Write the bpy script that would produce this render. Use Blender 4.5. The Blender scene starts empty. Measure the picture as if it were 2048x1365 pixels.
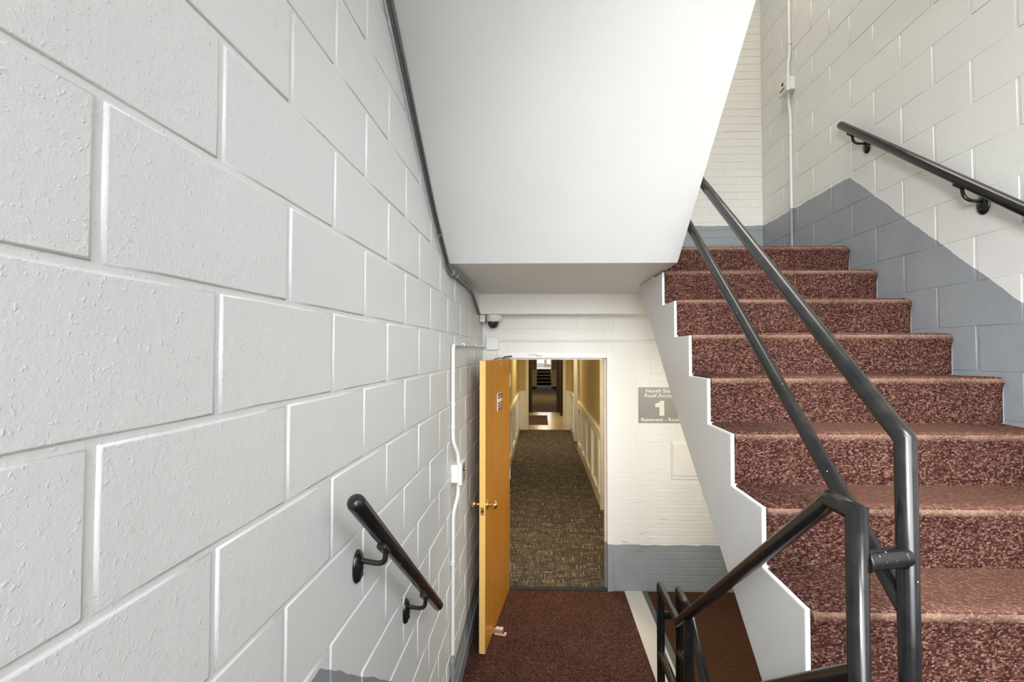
import bpy, bmesh, math, random
from mathutils import Vector, Matrix
random.seed(7)
C = bpy.context.scene.collection
sc = bpy.context.scene
E = 2.10                      # eye height above the floor of the lower landing

# ------------------------------------------------------------------ camera, world, lights, exposure
YAW, PITCH, F = math.radians(1.3), math.radians(1.3), 920.0
cam_d = bpy.data.cameras.new('camera')
cam_d.sensor_width = 36.0
cam_d.lens = F / 2048 * 36.0
cam_d.shift_x = -(1059.1 - 1024) / 2048
cam_d.shift_y = (682.1 - 682.5) / 2048
cam_d.clip_start = 0.02
cam_d.clip_end = 100
cam = bpy.data.objects.new('camera', cam_d)
C.objects.link(cam)
cam.location = (0, 0, E)
cam.rotation_euler = (math.radians(90) + PITCH, 0, YAW)
sc.camera = cam

w = bpy.data.worlds.new('world')
sc.world = w
w.use_nodes = True
w.node_tree.nodes['Background'].inputs[0].default_value = (0.86, 0.93, 1.0, 1)
w.node_tree.nodes['Background'].inputs[1].default_value = 0.3

def area(name, loc, size, power, col, rot=(0, 0, 0), size_y=None, spread=None):
    d = bpy.data.lights.new(name, 'AREA')
    d.energy = power
    d.color = col
    d.size = size
    if size_y:
        d.shape = 'RECTANGLE'
        d.size_y = size_y
    if spread:
        d.spread = spread
    o = bpy.data.objects.new(name, d)
    C.objects.link(o)
    o.location = (loc[0], loc[1], loc[2] + E)
    o.rotation_euler = rot
    return o

H = math.pi / 2
area('window_daylight', (0.72, -1.22, 0.35), 2.1, 11.5, (0.95, 0.98, 1.0), (H, 0, 0), 1.8, math.radians(60))
area('window_skylight', (0.72, -1.22, 0.6), 2.1, 26, (0.94, 0.975, 1.0), (math.radians(62), 0, 0), 1.4, math.radians(80))
area('half_landing_fill', (0.75, -0.55, 1.45), 0.7, 9.5, (0.98, 0.99, 1.0), (math.radians(62), 0, math.radians(8)), 0.5, math.radians(60))  # unseen fill added to brighten the lower landing
area('half_landing_fill', (1.45, -0.5, 1.45), 0.7, 17, (0.98, 0.99, 1.0), (math.radians(35), 0, 0), 0.7)  # added fill out of view, lifts the near right side and treads
area('side_fill', (-0.2, -1.0, 0.9), 0.8, 44, (0.96, 0.98, 1.0), (math.radians(70), 0, math.radians(-45)), 0.8, math.radians(100))  # no window here: unseen fill added, aimed towards the right
area('upper_ceiling_lamp', (1.3, 2.3, 3.75), 1.0, 43, (1.0, 0.95, 0.86), (0, 0, 0), 1.6)
area('under_stair_lamp', (1.45, 2.75, -0.25), 0.45, 21, (1.0, 0.94, 0.80), (math.radians(40), 0, 0))
area('corridor_lamp', (0.1, 5.2, 0.32), 0.35, 40, (1.0, 0.82, 0.50))
area('corridor_lamp', (0.1, 10.4, 0.32), 0.35, 40, (1.0, 0.82, 0.50))
area('corridor_lamp', (0.1, 14.2, 0.32), 0.35, 40, (1.0, 0.86, 0.62))
area('corridor_lamp', (0.2, 21.0, 0.32), 0.35, 60, (1.0, 0.78, 0.45))
area('far_window_daylight', (0.25, 30.2, 0.2), 1.2, 75, (0.95, 0.98, 1.0), (0, 0, 0), 1.2)

sc.view_settings.view_transform = 'Standard'
sc.view_settings.look = 'None'
sc.view_settings.exposure = 0.0
sc.view_settings.gamma = 1.0
sc.view_settings.use_curve_mapping = False

# ------------------------------------------------------------------ materials
def lin(r, g, b):
    f = lambda c: (c / 255 / 12.92) if c / 255 <= 0.04045 else ((c / 255 + 0.055) / 1.055) ** 2.4
    return (f(r), f(g), f(b), 1)

class NT:
    def __init__(s, name):
        s.m = bpy.data.materials.new(name)
        s.m.use_nodes = True
        s.t = s.m.node_tree
        s.b = s.t.nodes['Principled BSDF']
    def n(s, typ, **kw):
        nd = s.t.nodes.new(typ)
        for k, v in kw.items():
            setattr(nd, k, v)
        return nd
    def l(s, a, b):
        s.t.links.new(a, b)
    def pos(s):
        if not hasattr(s, '_p'):
            s._p = s.n('ShaderNodeNewGeometry').outputs['Position']
            s._s = s.n('ShaderNodeSeparateXYZ')
            s.l(s._p, s._s.inputs[0])
        return s._p
    def xyz(s, i):
        s.pos()
        return s._s.outputs[i]
    def inp(s, sock, v):
        if isinstance(v, (int, float)):
            sock.default_value = v
        elif isinstance(v, tuple):
            sock.default_value = v
        else:
            s.l(v, sock)
    def math(s, op, a, b=0.0, c=None):
        nd = s.n('ShaderNodeMath', operation=op)
        s.inp(nd.inputs[0], a)
        s.inp(nd.inputs[1], b)
        if c is not None:
            s.inp(nd.inputs[2], c)
        return nd.outputs[0]
    def mapr(s, v, a, b, c, d, smooth=False):
        nd = s.n('ShaderNodeMapRange')
        if smooth:
            nd.interpolation_type = 'SMOOTHSTEP'
        s.inp(nd.inputs[0], v)
        for i, q in enumerate((a, b, c, d)):
            nd.inputs[1 + i].default_value = q
        return nd.outputs[0]
    def mix(s, f, a, b, mode='MIX'):
        nd = s.n('ShaderNodeMix', data_type='RGBA', blend_type=mode)
        s.inp(nd.inputs[0], f)
        s.inp(nd.inputs[6], a)
        s.inp(nd.inputs[7], b)
        return nd.outputs[2]
    def noise(s, scale, detail=2.0, rough=0.5, vec=None, fac=True):
        nd = s.n('ShaderNodeTexNoise')
        s.l(vec if vec is not None else s.pos(), nd.inputs['Vector'])
        nd.inputs['Scale'].default_value = scale
        nd.inputs['Detail'].default_value = detail
        nd.inputs['Roughness'].default_value = rough
        return nd.outputs['Fac'] if fac else nd.outputs['Color']
    def voro(s, scale, vec=None, feature='F1'):
        nd = s.n('ShaderNodeTexVoronoi', feature=feature)
        s.l(vec if vec is not None else s.pos(), nd.inputs['Vector'])
        nd.inputs['Scale'].default_value = scale
        return nd
    def scaled(s, sx, sy, sz, rot=(0, 0, 0), off=(0, 0, 0)):
        nd = s.n('ShaderNodeMapping')
        s.l(s.pos(), nd.inputs[0])
        nd.inputs['Location'].default_value = off
        nd.inputs['Rotation'].default_value = rot
        nd.inputs['Scale'].default_value = (sx, sy, sz)
        return nd.outputs[0]
    def ramp(s, f, stops, const=False):
        nd = s.n('ShaderNodeValToRGB')
        s.l(f, nd.inputs[0])
        e = nd.color_ramp.elements
        if const:
            nd.color_ramp.interpolation = 'CONSTANT'
        while len(e) < len(stops):
            e.new(0.5)
        for el, (p, c) in zip(e, stops):
            el.position = p
            el.color = c
        return nd.outputs[0]
    def bump(s, h, strength, dist):
        nd = s.n('ShaderNodeBump')
        nd.inputs['Strength'].default_value = strength
        nd.inputs['Distance'].default_value = dist
        s.l(h, nd.inputs['Height'])
        s.l(nd.outputs[0], s.b.inputs['Normal'])
    def fin(s, col=None, rough=None, metal=None, spec=None, coat=None):
        if col is not None:
            s.inp(s.b.inputs['Base Color'], col)
        if rough is not None:
            s.inp(s.b.inputs['Roughness'], rough)
        if metal is not None:
            s.inp(s.b.inputs['Metallic'], metal)
        if spec is not None:
            s.inp(s.b.inputs['Specular IOR Level'], spec)
        if coat is not None:
            s.inp(s.b.inputs['Coat Weight'], coat)
        return s.m

WHITE = (0.76, 0.76, 0.735, 1)
CREAM = (0.78, 0.765, 0.72, 1)
GRAY = (0.27, 0.29, 0.305, 1)

def paint(name, white=WHITE, gray=GRAY, band=None, grain=1.0, speck=True, scuff=False, rough=0.42):
    """Painted masonry; band = (axis, a0, a1, z0, z1): dado line height running linearly (clamped) along an axis."""
    t = NT(name)
    cl = t.noise(3.0, 3.0)
    col = t.mix(t.mapr(cl, 0.3, 0.7, 0, 1), tuple(c * 0.965 for c in white[:3]) + (1,), white)
    if band:
        ax, a0, a1, z0, z1 = band
        thr = t.mapr(t.xyz(ax), a0, a1, z0 + E, z1 + E)
        thr = t.math('ADD', thr, t.mapr(t.noise(9.0, 3.0), 0.25, 0.75, -0.006, 0.006))
        f = t.math('LESS_THAN', t.xyz(2), thr)
        g2 = t.mix(t.mapr(t.noise(5.0, 3.0), 0.3, 0.7, 0, 1), gray, tuple(c * 1.12 for c in gray[:3]) + (1,))
        col = t.mix(f, col, g2)
    if scuff:   # black shoe and furniture marks low on the wall beside the door
        st = t.noise(9.0, 4.0, 0.65, t.scaled(1.0, 1, 6.5))
        m = t.mapr(st, 0.62, 0.70, 0, 1)
        bx = t.math('MULTIPLY', t.mapr(t.xyz(0), 0.66, 0.74, 0, 1), t.mapr(t.xyz(0), 1.06, 1.16, 1, 0))
        bz = t.math('MULTIPLY', t.mapr(t.xyz(2), 0.24, 0.34, 0, 1), t.mapr(t.xyz(2), 0.55, 0.85, 1, 0))
        m = t.math('MULTIPLY', m, t.math('MULTIPLY', bx, bz))
        m = t.math('MULTIPLY', m, 0.55)
        col = t.mix(m, col, (0.05, 0.05, 0.055, 1))
    h = t.math('MULTIPLY', t.noise(260.0, 3.0, 0.6), 0.5)
    h = t.math('ADD', h, t.math('MULTIPLY', t.noise(38.0, 4.0, 0.62), 1.3))
    if speck:   # grit and paint nibs standing proud
        nb = t.mapr(t.noise(150.0, 2.0, 0.5), 0.60, 0.80, 0, 0.9)
        h = t.math('ADD', h, nb)
    t.bump(h, 0.55 * grain, 0.0014)
    return t.fin(col, rough, spec=0.35)

M = {}
M['left_wall'] = paint('painted_block_left', (0.735, 0.745, 0.74, 1), band=(1, 1.074, 2.53, -0.736, -1.848))
M['right_wall'] = paint('painted_block_right', (0.735, 0.735, 0.70, 1), band=(1, 1.0, 2.949, -0.62, 1.108))
M['far_wall'] = paint('painted_brick_far', CREAM, band=(0, 0, 1, -1.697, -1.697), scuff=True, grain=0.45, speck=False)
M['upper_wall'] = paint('painted_brick_upper', CREAM, band=(0, 0, 1, 1.112, 1.112), grain=0.5, speck=False)
M['frame'] = paint('painted_steel_frame', (0.80, 0.79, 0.765, 1), band=(0, 0, 1, -1.69, -1.69), grain=0.12, speck=False, rough=0.32)
M['soffit'] = paint('painted_concrete', (0.70, 0.70, 0.675, 1), grain=0.5, speck=False)
M['landing_soffit'] = paint('painted_landing_concrete', (0.80, 0.785, 0.74, 1), grain=0.4, speck=False)
M['stringer'] = paint('painted_stringer', (0.70, 0.705, 0.69, 1), grain=0.35, speck=False, rough=0.38)
M['raceway_left'] = paint('painted_conduit_left', (0.80, 0.80, 0.77, 1), band=(0, 0, 1, -1.72, -1.72), grain=0.1, speck=False, rough=0.35)
M['raceway_right'] = paint('painted_conduit_right', (0.80, 0.80, 0.77, 1), band=(0, 0, 1, 1.112, 1.112), grain=0.1, speck=False, rough=0.35)
M['white_box'] = paint('white_enamel', (0.82, 0.82, 0.79, 1), grain=0.08, speck=False, rough=0.3)
M['gray'] = paint('gray_paint', (0.24, 0.26, 0.28, 1), grain=0.3, speck=False, rough=0.4)
M['curb'] = paint('light_gray_curb', (0.50, 0.495, 0.475, 1), grain=0.3, speck=False, rough=0.5)
M['dark_strip'] = paint('dark_gray_edge', (0.10, 0.105, 0.10, 1), grain=0.3, speck=False, rough=0.5)

def black_paint(name, rust=0.0):
    t = NT(name)
    n1 = t.noise(18.0, 3.0, 0.55)
    col = t.mix(t.mapr(n1, 0.4, 0.65, 0, 1), (0.0075, 0.0075, 0.008, 1), (0.013, 0.0125, 0.0125, 1))
    nz = t.n('ShaderNodeNewGeometry')
    sp = t.n('ShaderNodeSeparateXYZ')
    t.l(nz.outputs['Normal'], sp.inputs[0])
    up = t.mapr(sp.outputs[2], 0.35, 0.85, 0, 1)
    rn = t.mapr(t.noise(9.0, 4.0, 0.65), 0.45, 0.72, 0, 1)
    col = t.mix(t.math('MULTIPLY', t.math('MULTIPLY', up, rn), 0.2 + rust), col, (0.075, 0.045, 0.026, 1))
    v = t.voro(60.0, t.scaled(1, 1, 0.7))
    chip = t.math('MULTIPLY', t.math('LESS_THAN', v.outputs['Distance'], 0.095), t.mapr(t.noise(11.0, 2.0), 0.585, 0.65, 0, 1))
    col = t.mix(chip, col, (0.62, 0.60, 0.56, 1))
    t.bump(t.noise(40.0, 3.0, 0.55), 0.10, 0.001)
    return t.fin(col, t.mapr(n1, 0.3, 0.7, 0.17, 0.27), spec=0.5)
M['black'] = black_paint('black_enamel_pipe')
M['black_rust'] = black_paint('black_enamel_worn', 0.3)

def metal(name, col, rough, nz=0.0):
    t = NT(name)
    if nz:
        c = t.mix(t.mapr(t.noise(120.0, 3.0), 0.3, 0.7, 0, 1), col, tuple(q * (1 - nz) for q in col[:3]) + (1,))
    else:
        c = col
    return t.fin(c, rough, metal=1.0)
M['galv'] = metal('galvanised_conduit', (0.22, 0.235, 0.235, 1), 0.42, 0.25)
M['galv_box'] = metal('galvanised_box', (0.40, 0.41, 0.41, 1), 0.45, 0.2)
M['brass'] = metal('brass', (0.80, 0.60, 0.24, 1), 0.22)
M['chrome'] = metal('satin_steel', (0.75, 0.74, 0.70, 1), 0.28)

def stair_carpet(name, bright=1.0, brown=0.0, lighten=False, fine=1.12):
    """Loop pile: small elongated loops of mixed yarn in slightly slanting rows."""
    t = NT(name)
    v = t.voro(1.0, t.scaled(125.0 * fine, 150.0 * fine, 185.0 * fine, (0.10, 0.0, 0.12)))
    v.inputs['Randomness'].default_value = 0.75
    cs = [(0.030, 0.015, 0.014), (0.070, 0.027, 0.021), (0.135, 0.055, 0.039), (0.205, 0.108, 0.074), (0.29, 0.185, 0.130)]
    cs = [(c[0] * bright * 0.91, c[1] * bright * 0.87, c[2] * bright * 0.92, 1) for c in cs]
    rnd = t.n('ShaderNodeSeparateColor')
    t.l(v.outputs['Color'], rnd.inputs[0])
    col = t.ramp(rnd.outputs[0], list(zip((0.0, 0.28, 0.58, 0.85, 1.0), cs)))
    def grey(f):
        cc = t.n('ShaderNodeCombineColor')
        for i in range(3):
            t.l(f, cc.inputs[i])
        return cc.outputs[0]
    col = t.mix(1.0, col, grey(t.mapr(v.outputs['Distance'], 0.2, 0.8, 1.08, 0.42)), 'MULTIPLY')
    col = t.mix(1.0, col, grey(t.mapr(t.noise(3.5, 3.0), 0.3, 0.7, 0.85, 1.12)), 'MULTIPLY')
    if brown:
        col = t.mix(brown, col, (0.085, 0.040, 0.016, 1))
    if lighten:   # paler line along each nosing; overhead light painted onto the tread tops
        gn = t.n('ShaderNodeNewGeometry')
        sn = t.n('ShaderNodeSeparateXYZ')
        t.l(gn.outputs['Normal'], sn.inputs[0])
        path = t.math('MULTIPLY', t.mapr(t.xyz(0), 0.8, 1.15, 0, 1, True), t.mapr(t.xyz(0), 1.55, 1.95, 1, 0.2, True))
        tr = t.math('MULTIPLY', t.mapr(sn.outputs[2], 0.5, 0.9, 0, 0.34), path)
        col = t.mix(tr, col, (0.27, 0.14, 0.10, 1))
        ph = t.math('FRACT', t.math('DIVIDE', t.math('SUBTRACT', t.xyz(2), 0.67 + E - 0.1945 * 20 - 0.008), 0.1945))
        bz = t.mapr(ph, 0.88, 0.97, 0, 1)
        fd = t.math('FRACT', t.math('DIVIDE', t.math('SUBTRACT', t.xyz(1), 2.954 - 0.2395 * 20 - 0.02), 0.2395))
        bd = t.mapr(fd, 0.06, 0.22, 1, 0)
        m = t.math('MULTIPLY', t.math('MULTIPLY', bz, bd), t.mapr(t.noise(6.0, 3.0), 0.35, 0.65, 0.25, 0.6))
        col = t.mix(m, col, (0.36, 0.23, 0.165, 1))
    t.bump(t.mapr(v.outputs['Distance'], 0.0, 0.8, 1.0, 0.0), 0.7, 0.003)
    return t.fin(col, 0.95, spec=0.08)
M['stair_carpet'] = stair_carpet('stair_carpet', 1.0, lighten=True)
M['landing_carpet'] = stair_carpet('landing_carpet', 0.82, fine=1.6)
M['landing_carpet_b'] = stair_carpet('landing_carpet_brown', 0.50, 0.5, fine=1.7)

def corridor_carpet():
    t = NT('corridor_carpet')
    base = t.mix(t.mapr(t.noise(6.0, 3.0), 0.3, 0.7, 0, 1), (0.046, 0.038, 0.031, 1), (0.076, 0.064, 0.053, 1))
    a = t.noise(1.0, 1.5, 0.5, t.scaled(105, 6.5, 1))
    b = t.noise(1.0, 1.5, 0.5, t.scaled(6.5, 105, 1, off=(3.1, 7.7, 0)))
    reg = t.noise(1.0, 1.0, 0.5, t.scaled(9, 9, 1, off=(1, 2, 0)))
    ma = t.math('MULTIPLY', t.mapr(a, 0.58, 0.66, 0, 1), t.mapr(reg, 0.42, 0.56, 0.25, 1))
    mb = t.math('MULTIPLY', t.mapr(b, 0.58, 0.66, 0, 1), t.mapr(reg, 0.44, 0.58, 1, 0.25))
    m = t.math('MAXIMUM', ma, mb)
    col = t.mix(t.math('MULTIPLY', m, 0.85), base, (0.36, 0.285, 0.215, 1))
    d = t.noise(1.0, 1.5, 0.5, t.scaled(70, 8, 1, off=(9, 4, 0)))
    col = t.mix(t.mapr(d, 0.60, 0.68, 0, 0.7), col, (0.022, 0.017, 0.013, 1))
    t.bump(t.noise(300.0, 2.0), 0.4, 0.002)
    return t.fin(col, 0.95, spec=0.1)
M['corridor_carpet'] = corridor_carpet()

def simple(name, col, rough=0.5, var=0.06, scale=8.0, metal_=0.0, spec=0.4, bump=0.0):
    t = NT(name)
    c = t.mix(t.mapr(t.noise(scale, 3.0), 0.3, 0.7, 0, 1), tuple(q * (1 - var) for q in col[:3]) + (1,), tuple(q * (1 + var) for q in col[:3]) + (1,))
    if bump:
        t.bump(t.noise(scale * 30, 3.0), 0.4, bump)
    return t.fin(c, rough, metal=metal_, spec=spec)
M['yellow_wall'] = simple('yellow_wall_paint', (0.50, 0.385, 0.175, 1), 0.6)
M['cream_trim'] = simple('cream_trim_paint', (0.72, 0.66, 0.50, 1), 0.4, 0.03)
M['white_trim'] = simple('white_trim_paint', (0.75, 0.74, 0.70, 1), 0.4, 0.03)
M['panel_white'] = simple('panel_paint', (0.72, 0.68, 0.56, 1), 0.4, 0.03)
M['dark_wood'] = simple('dark_brown_wood', (0.022, 0.011, 0.008, 1), 0.35, 0.3, 14.0)
M['tile'] = simple('beige_tile', (0.50, 0.36, 0.20, 1), 0.22, 0.12, 5.0)
M['grout'] = simple('grout', (0.30, 0.23, 0.15, 1), 0.7)
M['doormat'] = simple('doormat_fibre', (0.055, 0.030, 0.016, 1), 0.95, 0.3, 60.0, bump=0.003)
M['far_carpet'] = simple('far_corridor_carpet', (0.085, 0.066, 0.042, 1), 0.9, 0.35, 2.5)
M['far_step'] = simple('far_step_carpet', (0.008, 0.007, 0.007, 1), 0.9, 0.2)
M['far_nosing'] = simple('far_step_nosing', (0.75, 0.66, 0.58, 1), 0.5)
M['far_gray'] = simple('far_gray_wall', (0.34, 0.34, 0.34, 1), 0.6)
M['far_frame'] = simple('far_gray_frame', (0.20, 0.18, 0.18, 1), 0.5)
M['sign_gray'] = simple('sign_gray', (0.27, 0.265, 0.24, 1), 0.35, 0.03)
M['sign_white'] = simple('sign_white', (0.74, 0.71, 0.62, 1), 0.4, 0.02)
M['plaque'] = simple('plaque_maroon', (0.20, 0.10, 0.13, 1), 0.35, 0.08)
M['plaque_edge'] = simple('plaque_edge', (0.78, 0.66, 0.58, 1), 0.5, 0.03)
M['plaque_text'] = simple('plaque_print', (0.50, 0.38, 0.38, 1), 0.5, 0.03)
M['paper'] = simple('paper_white', (0.78, 0.77, 0.74, 1), 0.6, 0.02)
M['rubber'] = simple('tan_rubber', (0.36, 0.22, 0.15, 1), 0.5, 0.1, 30.0)
M['rubber_edge'] = simple('tan_rubber_edge', (0.62, 0.46, 0.36, 1), 0.5, 0.1, 30.0)
M['cam_white'] = simple('camera_white', (0.78, 0.76, 0.70, 1), 0.35, 0.02)
M['dark_glass'] = NT('smoked_dome').fin((0.03, 0.024, 0.024, 1), 0.06, spec=0.7)
M['black_plastic'] = simple('black_plastic', (0.02, 0.02, 0.02, 1), 0.4)
M['red'] = simple('red_print', (0.36, 0.20, 0.17, 1), 0.5, 0.1)
M['threshold'] = simple('threshold_dark', (0.022, 0.024, 0.023, 1), 0.7, spec=0.2)

def wood():
    t = NT('door_veneer')
    g = t.noise(1.0, 4.0, 0.6, t.scaled(26, 26, 1.1))
    col = t.ramp(g, [(0.25, (0.44, 0.150, 0.012, 1)), (0.5, (0.56, 0.215, 0.018, 1)), (0.8, (0.64, 0.275, 0.030, 1))])
    big = t.noise(2.2, 2.0, 0.5, t.scaled(1.5, 1.5, 0.7))
    col = t.mix(t.mapr(big, 0.35, 0.65, 0, 0.5), col, (0.62, 0.27, 0.03, 1))
    return t.fin(col, 0.33, spec=0.45)
M['wood'] = wood()
def wood_edge():
    t = NT('door_edge_band')
    g = t.noise(1.0, 3.0, 0.6, t.scaled(40, 40, 1.5))
    col = t.ramp(g, [(0.3, (0.84, 0.52, 0.15, 1)), (0.7, (0.90, 0.60, 0.22, 1))])
    return t.fin(col, 0.4)
M['wood_edge'] = wood_edge()
def emit(name, col, s):
    t = NT(name)
    t.b.inputs['Emission Color'].default_value = col
    t.b.inputs['Emission Strength'].default_value = s
    return t.fin((0.8, 0.8, 0.8, 1), 0.5)
M['daylight'] = emit('daylit_window', (0.95, 0.98, 1.0, 1), 2.5)

# ------------------------------------------------------------------ geometry helpers
class MB:
    """Collects geometry (eye coordinates: z = 0 at the eye) and links it as one mesh object."""
    def __init__(s):
        s.v = []; s.f = []; s.sm = []
    def add(s, vs, fs, smooth=False, mat=None):
        o = len(s.v)
        for p in vs:
            p = Vector(p)
            if mat is not None:
                p = mat @ p
            s.v.append((p.x, p.y, p.z))
        for q in fs:
            s.f.append([i + o for i in q]); s.sm.append(smooth)
        return s
    def box(s, x0, x1, y0, y1, z0, z1, b=0.0, mat=None):
        bm = bmesh.new()
        bmesh.ops.create_cube(bm, size=1.0)
        for v in bm.verts:
            v.co = Vector(((x0 + x1) / 2 + v.co.x * (x1 - x0), (y0 + y1) / 2 + v.co.y * (y1 - y0), (z0 + z1) / 2 + v.co.z * (z1 - z0)))
        if b:
            bmesh.ops.bevel(bm, geom=list(bm.edges), offset=b, segments=2, affect='EDGES', profile=0.5)
        bm.verts.ensure_lookup_table()
        for i, v in enumerate(bm.verts):
            v.index = i
        s.add([v.co.copy() for v in bm.verts], [[v.index for v in f.verts] for f in bm.faces], False, mat)
        bm.free()
        return s
    def tube(s, pts, r, seg=16, cap=True, dome=False):
        pts = [Vector(p) for p in pts]
        n = len(pts)
        dirs = [(pts[i + 1] - pts[i]).normalized() for i in range(n - 1)]
        ref = Vector((0, 0, 1)) if abs(dirs[0].z) < 0.9 else Vector((0, 1, 0))
        u = dirs[0].cross(ref).normalized(); vv = dirs[0].cross(u).normalized()
        rings = []
        ring = [pts[0] + r * (math.cos(2 * math.pi * k / seg) * u + math.sin(2 * math.pi * k / seg) * vv) for k in range(seg)]
        rings.append(ring)
        for i in range(1, n):
            d = dirs[i - 1]
            nrm = d if i == n - 1 else (d + dirs[i]).normalized()
            ring = [p + d * ((pts[i] - p).dot(nrm) / d.dot(nrm)) for p in ring]
            rings.append(ring)
        if dome:
            for end in (0, 1):
                base = rings[0] if end == 0 else rings[-1]
                c = pts[0] if end == 0 else pts[-1]
                d = -dirs[0] if end == 0 else dirs[-1]
                extra = []
                for a in (25, 50, 72):
                    a = math.radians(a)
                    extra.append([c + (p - c) * math.cos(a) + d * (r * math.sin(a) * 0.85) for p in base])
                rings = (extra[::-1] + rings) if end == 0 else (rings + extra)
        vs = [p for rg in rings for p in rg]
        fs = []
        for i in range(len(rings) - 1):
            for k in range(seg):
                a, b = i * seg + k, i * seg + (k + 1) % seg
                fs.append([a, b, b + seg, a + seg])
        s.add(vs, fs, True)
        if cap:
            s.add(rings[0], [list(range(seg))[::-1]]); s.add(rings[-1], [list(range(seg))])
        return s
    def lathe(s, prof, origin, axis, seg=24, sx=1.0, sy=1.0, up=None):
        """prof: (radius, height) pairs along axis from origin."""
        a = Vector(axis).normalized()
        u = Vector(up) if up else (Vector((0, 0, 1)) if abs(a.z) < 0.9 else Vector((0, 1, 0)))
        u = (u - a * u.dot(a)).normalized(); v = a.cross(u)
        o = Vector(origin)
        vs = []; fs = []
        for r, h in prof:
            for k in range(seg):
                t = 2 * math.pi * k / seg
                vs.append(o + a * h + u * (r * sx * math.cos(t)) + v * (r * sy * math.sin(t)))
        for i in range(len(prof) - 1):
            for k in range(seg):
                p, q = i * seg + k, i * seg + (k + 1) % seg
                fs.append([p, q, q + seg, p + seg])
        s.add(vs, fs, True)
        s.add(vs[:seg], [list(range(seg))[::-1]]); s.add(vs[-seg:], [list(range(seg))])
        return s
    def prism(s, poly, x0, x1, axis='x', mat=None):
        """poly in (y,z) extruded along x, or (x,y) extruded along z, or (x,z) along y."""
        n = len(poly)
        if axis == 'x':
            P = lambda q, e: (e, q[0], q[1])
        elif axis == 'z':
            P = lambda q, e: (q[0], q[1], e)
        else:
            P = lambda q, e: (q[0], e, q[1])
        vs = [P(q, x0) for q in poly] + [P(q, x1) for q in poly]
        fs = [list(range(n))[::-1], [i + n for i in range(n)]]
        for i in range(n):
            j = (i + 1) % n
            fs.append([i, j, j + n, i + n])
        s.add(vs, fs, False, mat)
        return s
    def mesh(s, name, mats, org=(0, 0, 0)):
        me = bpy.data.meshes.new(name)
        me.from_pydata([(x - org[0], y - org[1], z + E - org[2]) for x, y, z in s.v], [], s.f)
        for p, q in zip(me.polygons, s.sm):
            p.use_smooth = q
        bm = bmesh.new(); bm.from_mesh(me)
        bmesh.ops.recalc_face_normals(bm, faces=list(bm.faces))
        bm.to_mesh(me); bm.free()
        me.materials.append(mats)
        return me
    def build(s, name, mat, parent=None, org=None):
        if org is None:
            org = (0, 0, 0)
            p = parent
            if p is not None:
                w_ = Vector((0, 0, 0))
                while p is not None:
                    w_ += p.location; p = p.parent
                org = tuple(w_)
        o = bpy.data.objects.new(name, s.mesh(name, mat, org))
        C.objects.link(o)
        if parent is not None:
            o.parent = parent
        return o

def empty(name, loc):
    o = bpy.data.objects.new(name, None)
    C.objects.link(o)
    o.location = (loc[0], loc[1], loc[2] + E)
    o.empty_display_size = 0.1
    return o
def tag(o, label, cat, group=None):
    o['label'] = label; o['category'] = cat
    if group:
        o['group'] = group
    return o
def struct(o, label=None):
    o['kind'] = 'structure'
    if label:
        o['label'] = label
    return o
def text_mesh(txt, size, width=1.0, bold=0.0, extrude=0.0006):
    cu = bpy.data.curves.new('lettering', 'FONT')
    cu.body = txt; cu.size = size; cu.align_x = 'CENTER'; cu.align_y = 'CENTER'
    cu.offset = bold; cu.extrude = extrude; cu.resolution_u = 3
    ob = bpy.data.objects.new('lettering', cu)
    C.objects.link(ob)
    dg = bpy.context.evaluated_depsgraph_get()
    me = bpy.data.meshes.new_from_object(ob.evaluated_get(dg))
    bpy.data.objects.remove(ob); bpy.data.curves.remove(cu)
    return me

# ------------------------------------------------------------------ dimensions (metres from the eye)
XL, XR, DW, ZF = -0.511, 1.97, 4.09, -2.10
G, R_ = 0.2395, 0.1945
ZTOP, DTOP = 0.67, 2.954
ZHALF = ZTOP - 9 * R_
XS = 0.72

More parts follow.
